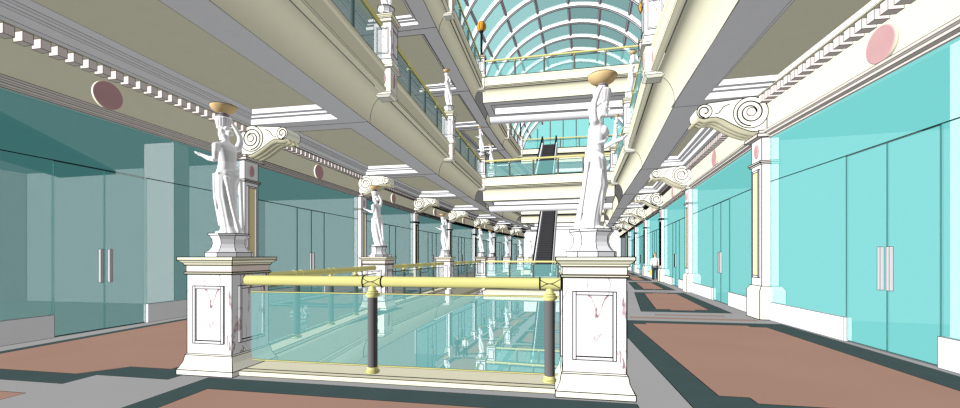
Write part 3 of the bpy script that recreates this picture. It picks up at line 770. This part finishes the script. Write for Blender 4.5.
# ------------------------------------------------------------------ escalators
def escalator(z, label):
    A = V(4.75, 31.2, z); B = V(7.75, 44.4, z + F2F)
    run = (V(B.x, B.y) - V(A.x, A.y)).length; rz = math.atan2(B.y - A.y, B.x - A.x)
    t = thing('escalator', label, 'escalator', A, rz, 'escalators between the crossing bridges')
    lo_, hi_ = 1.0, run - 1.2; sl = F2F / (hi_ - lo_)
    def zz(x): return 0 if x < lo_ else (F2F if x > hi_ else (x - lo_) * sl)
    stx = [0, lo_, hi_, run]
    for s in (-1, 1):
        y0 = s * .74
        m = MB(); n = 4
        pts = [(0, -.02), (lo_, -.02), (hi_, F2F - .02), (run, F2F - .02), (run, F2F + .28), (hi_, F2F + .28), (lo_ - .1, .28), (0, .28)]
        low = [(0, -.02), (lo_ + .6, -.4), (hi_ + .5, F2F - .75), (run, F2F - .75), (run, F2F + .28), (hi_, F2F + .28), (lo_ - .1, .28), (0, .28)]
        vs = [(p[0], y0 - .09, p[1]) for p in low] + [(p[0], y0 + .09, p[1]) for p in low]; k = len(low)
        m.add(vs, [tuple(range(k)), tuple(range(k, 2 * k))[::-1]] + [(i, k + i, k + (i + 1) % k, (i + 1) % k) for i in range(k)])
        m.build('side_skirt', [M['white']], t, ink=.05)
        m = MB(); gp = [(.2, .28), (lo_, .28), (hi_, F2F + .28), (run - .2, F2F + .28), (run - .2, F2F + .92), (hi_, F2F + .92), (lo_, .92), (.2, .92)]
        k = len(gp); vs = [(p[0], y0 - .012, p[1]) for p in gp] + [(p[0], y0 + .012, p[1]) for p in gp]
        m.add(vs, [tuple(range(k)), tuple(range(k, 2 * k))[::-1]] + [(i, k + i, k + (i + 1) % k, (i + 1) % k) for i in range(k)])
        m.build('balustrade', [M['grail']], t)
        m = MB(); m.tube([(.1, y0, .3), (.0, y0, .6), (.15, y0, .93), (lo_, y0, .96), (hi_, y0, F2F + .96), (run - .15, y0, F2F + .93), (run, y0, F2F + .6), (run - .1, y0, F2F + .3)], .075, 8)
        m.build('handrail', [M['black']], t)
    m = MB(); m.add([(0, -.66, -.05), (lo_, -.66, -.05), (hi_, -.66, F2F - .3), (run, -.66, F2F - .1), (0, .66, -.05), (lo_, .66, -.05), (hi_, .66, F2F - .3), (run, .66, F2F - .1)], [(0, 4, 5, 1), (1, 5, 6, 2), (2, 6, 7, 3)])
    m.build('truss', [M['black']], t)
    m = MB(); m.box(0, .40, -.62, .62, -.22, 0.0, 0); m.box(0, .05, -.62, .62, -.03, .005, 1); s0 = m.mesh('step', [M['step'], M['ink']])
    ns = 32
    for i in range(ns):
        x = lo_ + (hi_ - lo_) * i / ns; o = link('step', s0, t); o.location = (x, 0, zz(x) + .2)
    return t
escalator(0, 'escalator rising from the main floor behind the crossing bridge')
escalator(F2F, 'escalator rising from the first upper balcony to the second, far back')
escalator(-F2F, 'escalator of the lower floor seen through the near glass railing')

# ------------------------------------------------------------------ glazed barrel vault
def vault():
    R = 8.06; zc = 15.35
    h = math.radians(15); c0 = V(7.46, 33.9); ax = V(math.sin(h), math.cos(h)); lt = V(math.cos(h), -math.sin(h))
    def pt(s, a, r): return c0 + ax * s + lt * (r * math.cos(a)) + V(0, 0, zc + r * math.sin(a))
    a0, a1 = math.radians(-6), math.radians(186); n = 30
    t = thing('skylight', 'arched glass skylight vault with white ribs over the hall', 'skylight', (c0.x, c0.y, 2 * F2F))
    Xi = Matrix.Translation((-c0.x, -c0.y, -2 * F2F))
    s_end = 26.2; rings = [-17.1 + 2.54 * i for i in range(17)]
    for s in rings:
        for ds in (0,):
            m = MB(); sec = [(-.12, -.2), (.12, -.2), (.12, .2), (-.12, .2)]
            vs = []; fs = []
            for i in range(n + 1):
                a = a0 + (a1 - a0) * i / n
                for u, r in sec: vs.append(pt(s + ds + u, a, R - .15 + r))
            for i in range(n):
                for k in range(4): fs.append((i * 4 + k, i * 4 + (k + 1) % 4, i * 4 + 4 + (k + 1) % 4, i * 4 + 4 + k))
            m.add(vs, fs, 0, Xi); m.build('rib', [M['white']], t, ink=.06)
    for j in range(11):
        a = a0 + (a1 - a0) * j / 10; m = MB()
        m.tube([pt(-19.5, a, R - .1), pt(s_end, a, R - .1)], .11, 4, 0, Xi, smooth=False); m.build('purlin', [M['steel']], t, ink=.04)
    for j in range(10):
        b0 = a0 + (a1 - a0) * j / 10; b1 = a0 + (a1 - a0) * (j + 1) / 10; m = MB()
        for rr in (R, R + .03):
            m.add([pt(-19.5, b0, rr), pt(s_end, b0, rr), pt(s_end, b1, rr), pt(-19.5, b1, rr)], [(0, 1, 2, 3)], 0, Xi)
        m.build('glass_panel', [M['groof']], t)
    # glazed end wall
    e = thing('end_window', 'tall aqua glass end wall with dark mullions behind the far bridge', 'window', tuple(c0 + ax * s_end + V(0, 0, 2 * F2F)))
    Xe = Matrix.Translation(-(c0 + ax * s_end + V(0, 0, 2 * F2F)))
    m = MB(); arc = [pt(s_end, a0 + (a1 - a0) * i / n, R) for i in range(n + 1)]
    base = [pt(s_end, a1, R), pt(s_end, a0, R)]; base = [V(p.x, p.y, 2 * F2F - .0) for p in base]
    ring = arc + base
    m.add(ring, [tuple(range(len(ring)))], 0, Xe); m.add([p + ax * .03 for p in ring], [tuple(range(len(ring)))], 0, Xe); m.build('glass_panel', [M['gend']], e)
    for j in range(-4, 5):
        x = j * 1.9
        if abs(x) > R: continue
        top = zc + math.sqrt(R * R - x * x); p = c0 + ax * (s_end - .05) + lt * x
        m = MB(); m.tube([V(p.x, p.y, 2 * F2F), V(p.x, p.y, top)], .08, 4, 0, Xe, smooth=False); m.build('mullion', [M['post']], e)
    for zz in (19.0,):
        x = math.sqrt(R * R - (zz - zc) ** 2); p = c0 + ax * (s_end - .05)
        m = MB(); m.tube([p + lt * -x + V(0, 0, zz), p + lt * x + V(0, 0, zz)], .05, 4, 0, Xe, smooth=False); m.build('crossbar', [M['post']], e)
vault()

# unseen roof added to block sky light, over the entrance end and hall sides
m = MB(); zr = 14.6
def sky_block_pt(s, t, z): h = math.radians(15); return V(7.46, 33.9, z) + V(math.sin(h), math.cos(h)) * s + V(math.cos(h), -math.sin(h)) * t
m.quad([sky_block_pt(-50, -25, 24), sky_block_pt(-50, 25, 24), sky_block_pt(-19.5, 25, 24), sky_block_pt(-19.5, -25, 24)])
for q in (-1, 1):
    m.quad([sky_block_pt(-19.5, q * 8.0, zr), sky_block_pt(30, q * 8.0, zr), sky_block_pt(30, q * 25, zr), sky_block_pt(-19.5, q * 25, zr)])
struct(m.build('ceiling', [M['pier']]))
# ------------------------------------------------------------------ people
def person(loc, rz, label, look):
    t = thing('person', label, 'person', loc, rz, None)
    def bake(m, name, mat, vox, par):
        o = m.build('tmp', [mat]); r = o.modifiers.new('r', 'REMESH'); r.mode = 'VOXEL'; r.voxel_size = vox; r.use_smooth_shade = True
        me = bpy.data.meshes.new_from_object(o.evaluated_get(bpy.context.evaluated_depsgraph_get())); bpy.data.objects.remove(o)
        if not me.materials: me.materials.append(mat)
        me.polygons.foreach_set('use_smooth', [True] * len(me.polygons)); return link(name, me, par)
    arm = [((.17, 0, 1.42), (.23, .01, 1.14), (.22, .08, .90)), ((-.17, 0, 1.42), (-.24, -.01, 1.15), (-.20, .12, .94))]
    leg = [((.09, 0, .92), (.10, .06, .50), (.10, .02 + look['stride'], .07)), ((-.09, 0, .92), (-.10, .03, .50), (-.10, .02 - look['stride'], .07))]
    m = MB()
    m.tube([(0, 0, .88), (0, 0, 1.05), (0, 0, 1.25), (0, 0, 1.40), (0, 0, 1.47), (0, .01, 1.56)], [.14, .125, .15, .155, .08, .05], 14)
    m.ball((0, .02, 1.65), (.075, .092, .115)); m.ball((0, .11, 1.635), (.014, .022, .02)); m.ball((.075, .01, 1.64), (.012, .02, .03)); m.ball((-.075, .01, 1.64), (.012, .02, .03))
    for a in arm:
        m.tube(a, [.055, .044, .03], 10); e = Vector(a[2]); m.ball(e + V(0, .02, -.04), (.02, .035, .05))
        for q in range(4): m.tube([e + V(0, -.02 + .02 * q, -.07), e + V(0, -.015 + .022 * q, -.14 + .01 * abs(q - 1.5))], .010, 6)
        m.tube([e + V(0, .04, -.03), e + V(0, .075, -.08)], .011, 6)
    for l in leg: m.tube(l, [.085, .06, .042], 10); m.ball(Vector(l[2]) + V(0, .06, -.03), (.045, .125, .035))
    b = bake(m, 'body', M['skin'], .014, t)
    m = MB(); m.tube([(0, 0, .86), (0, 0, 1.05), (0, 0, 1.25), (0, 0, 1.40), (0, 0, 1.46)], [.155, .142, .167, .17, .085], 14)
    for a in arm: m.tube([a[0], a[1], Vector(a[1]).lerp(Vector(a[2]), .6)], [.068, .058, .046], 10)
    bake(m, 'shirt', look['top'], .014, b)
    m = MB(); m.tube([(0, 0, .82), (0, 0, .98)], [.155, .15], 14)
    for l in leg: m.tube(l, [.105, .078, .062], 10)
    bake(m, 'trousers', M['trouser'], .014, b)
    m = MB(); m.ball((0, 0, 1.69), (.09, .10, .095)); m.ball((0, -.05, 1.62), (.075, .06, .10)); m.build('hair', [look['hair']], b)
    if look.get('bag'):
        m = MB(); m.box(-.13, .13, -.06, .06, 0, .30); m.tube([(-.07, 0, .30), (-.05, 0, .42), (.05, 0, .42), (.07, 0, .30)], .01, 5)
        g = m.build('shopping_bag', [M['yellow']]); tag(g, 'yellow bag carried by the person beside the right-hand shopfronts', 'bag')
        g.location = Vector(loc) + Matrix.Rotation(rz, 3, 'Z') @ V(.22, .09, .36); g.rotation_euler = (0, 0, rz + 1.5)
    return t
person((10.95, 25.0, 0), 2.6, 'person in white top walking with a yellow bag beside the right-hand shopfronts', dict(top=M['shirt'], hair=M['khaki'], stride=.18, bag=1))
person((-1.2, 32.9, -F2F), 2.9, 'person in white shirt and dark trousers on the lower floor, right one of the pair', dict(top=M['shirt'], hair=M['trouser'], stride=.10))
person((-1.85, 33.2, -F2F), 2.7, 'person all in dark clothes on the lower floor, left one of the pair', dict(top=M['trouser'], hair=M['trouser'], stride=.12))

# ------------------------------------------------------------------ potted flowers beside the left railing
t = thing('potted_flowers', 'small pot of pale blossoms on the floor behind the near glass railing', 'plant', (-3.52, 7.85, 0))
m = MB(); m.lathe([(.09, .005), (.12, .2), (.135, .2), (.135, .24), (.11, .24)], 16); m.build('pot', [M['white']], t, ink=.012)
lf = MB(); fl = MB(); rnd = random.Random(7)
for i in range(150):
    a = rnd.uniform(0, 2 * PI); u = rnd.uniform(-.6, 1); r = .17 * rnd.uniform(.6, 1); q = math.sqrt(1 - u * u)
    c = V(r * q * math.cos(a), r * q * math.sin(a), .38 + r * u)
    (fl if i % 2 else lf).ball(c, (.028, .028, .02), 0, 6, 4)
lf.build('foliage', [M['leaf']], t); fl.build('blossom', [M['petal']], t)

# ------------------------------------------------------------------ light: low sun from the front left plus shadowless fill suns added for the other sides
def sun(name, frm, e):
    d = bpy.data.lights.new(name, 'SUN'); d.energy = e * PI; d.angle = 0.02; d.use_shadow = False
    o = bpy.data.objects.new(name, d); C.objects.link(o)
    o.rotation_euler = Vector(frm).to_track_quat('Z', 'Y').to_euler(); return o
sun('sun_key', (-.80, -.55, .18), 2.0)
sun('added_fill_right', (1, -.1, 0), .31); sun('added_fill_below', (0, 0, -1), .29); sun('added_fill_above', (0, 0, 1), .38); sun('added_fill_back', (.2, 1, 0), .25)
wd = bpy.data.worlds.new('sky'); sc.world = wd; wd.use_nodes = True
bg = wd.node_tree.nodes['Background']; bg.inputs['Color'].default_value = (.78, .9, .92, 1); bg.inputs['Strength'].default_value = .25

# ------------------------------------------------------------------ camera
cd = bpy.data.cameras.new('camera'); cam = bpy.data.objects.new('camera', cd); C.objects.link(cam)
cam.location = (0, 0, 1.5); cam.rotation_euler = (PI / 2, 0, 0)
cd.sensor_width = 36; cd.lens = 36 * 400 / 960; cd.shift_y = 53 / 960; cd.clip_end = 300; cd.clip_start = .05
sc.camera = cam
sc.view_settings.view_transform = 'Standard'; sc.view_settings.look = 'None'; sc.view_settings.exposure = 0; sc.view_settings.gamma = 1
sc.view_settings.use_curve_mapping = False
cy = sc.cycles
cy.max_bounces = 2; cy.diffuse_bounces = 0; cy.glossy_bounces = 0; cy.transmission_bounces = 1; cy.transparent_max_bounces = 40
cy.use_denoising = True
sc.render.film_transparent = False
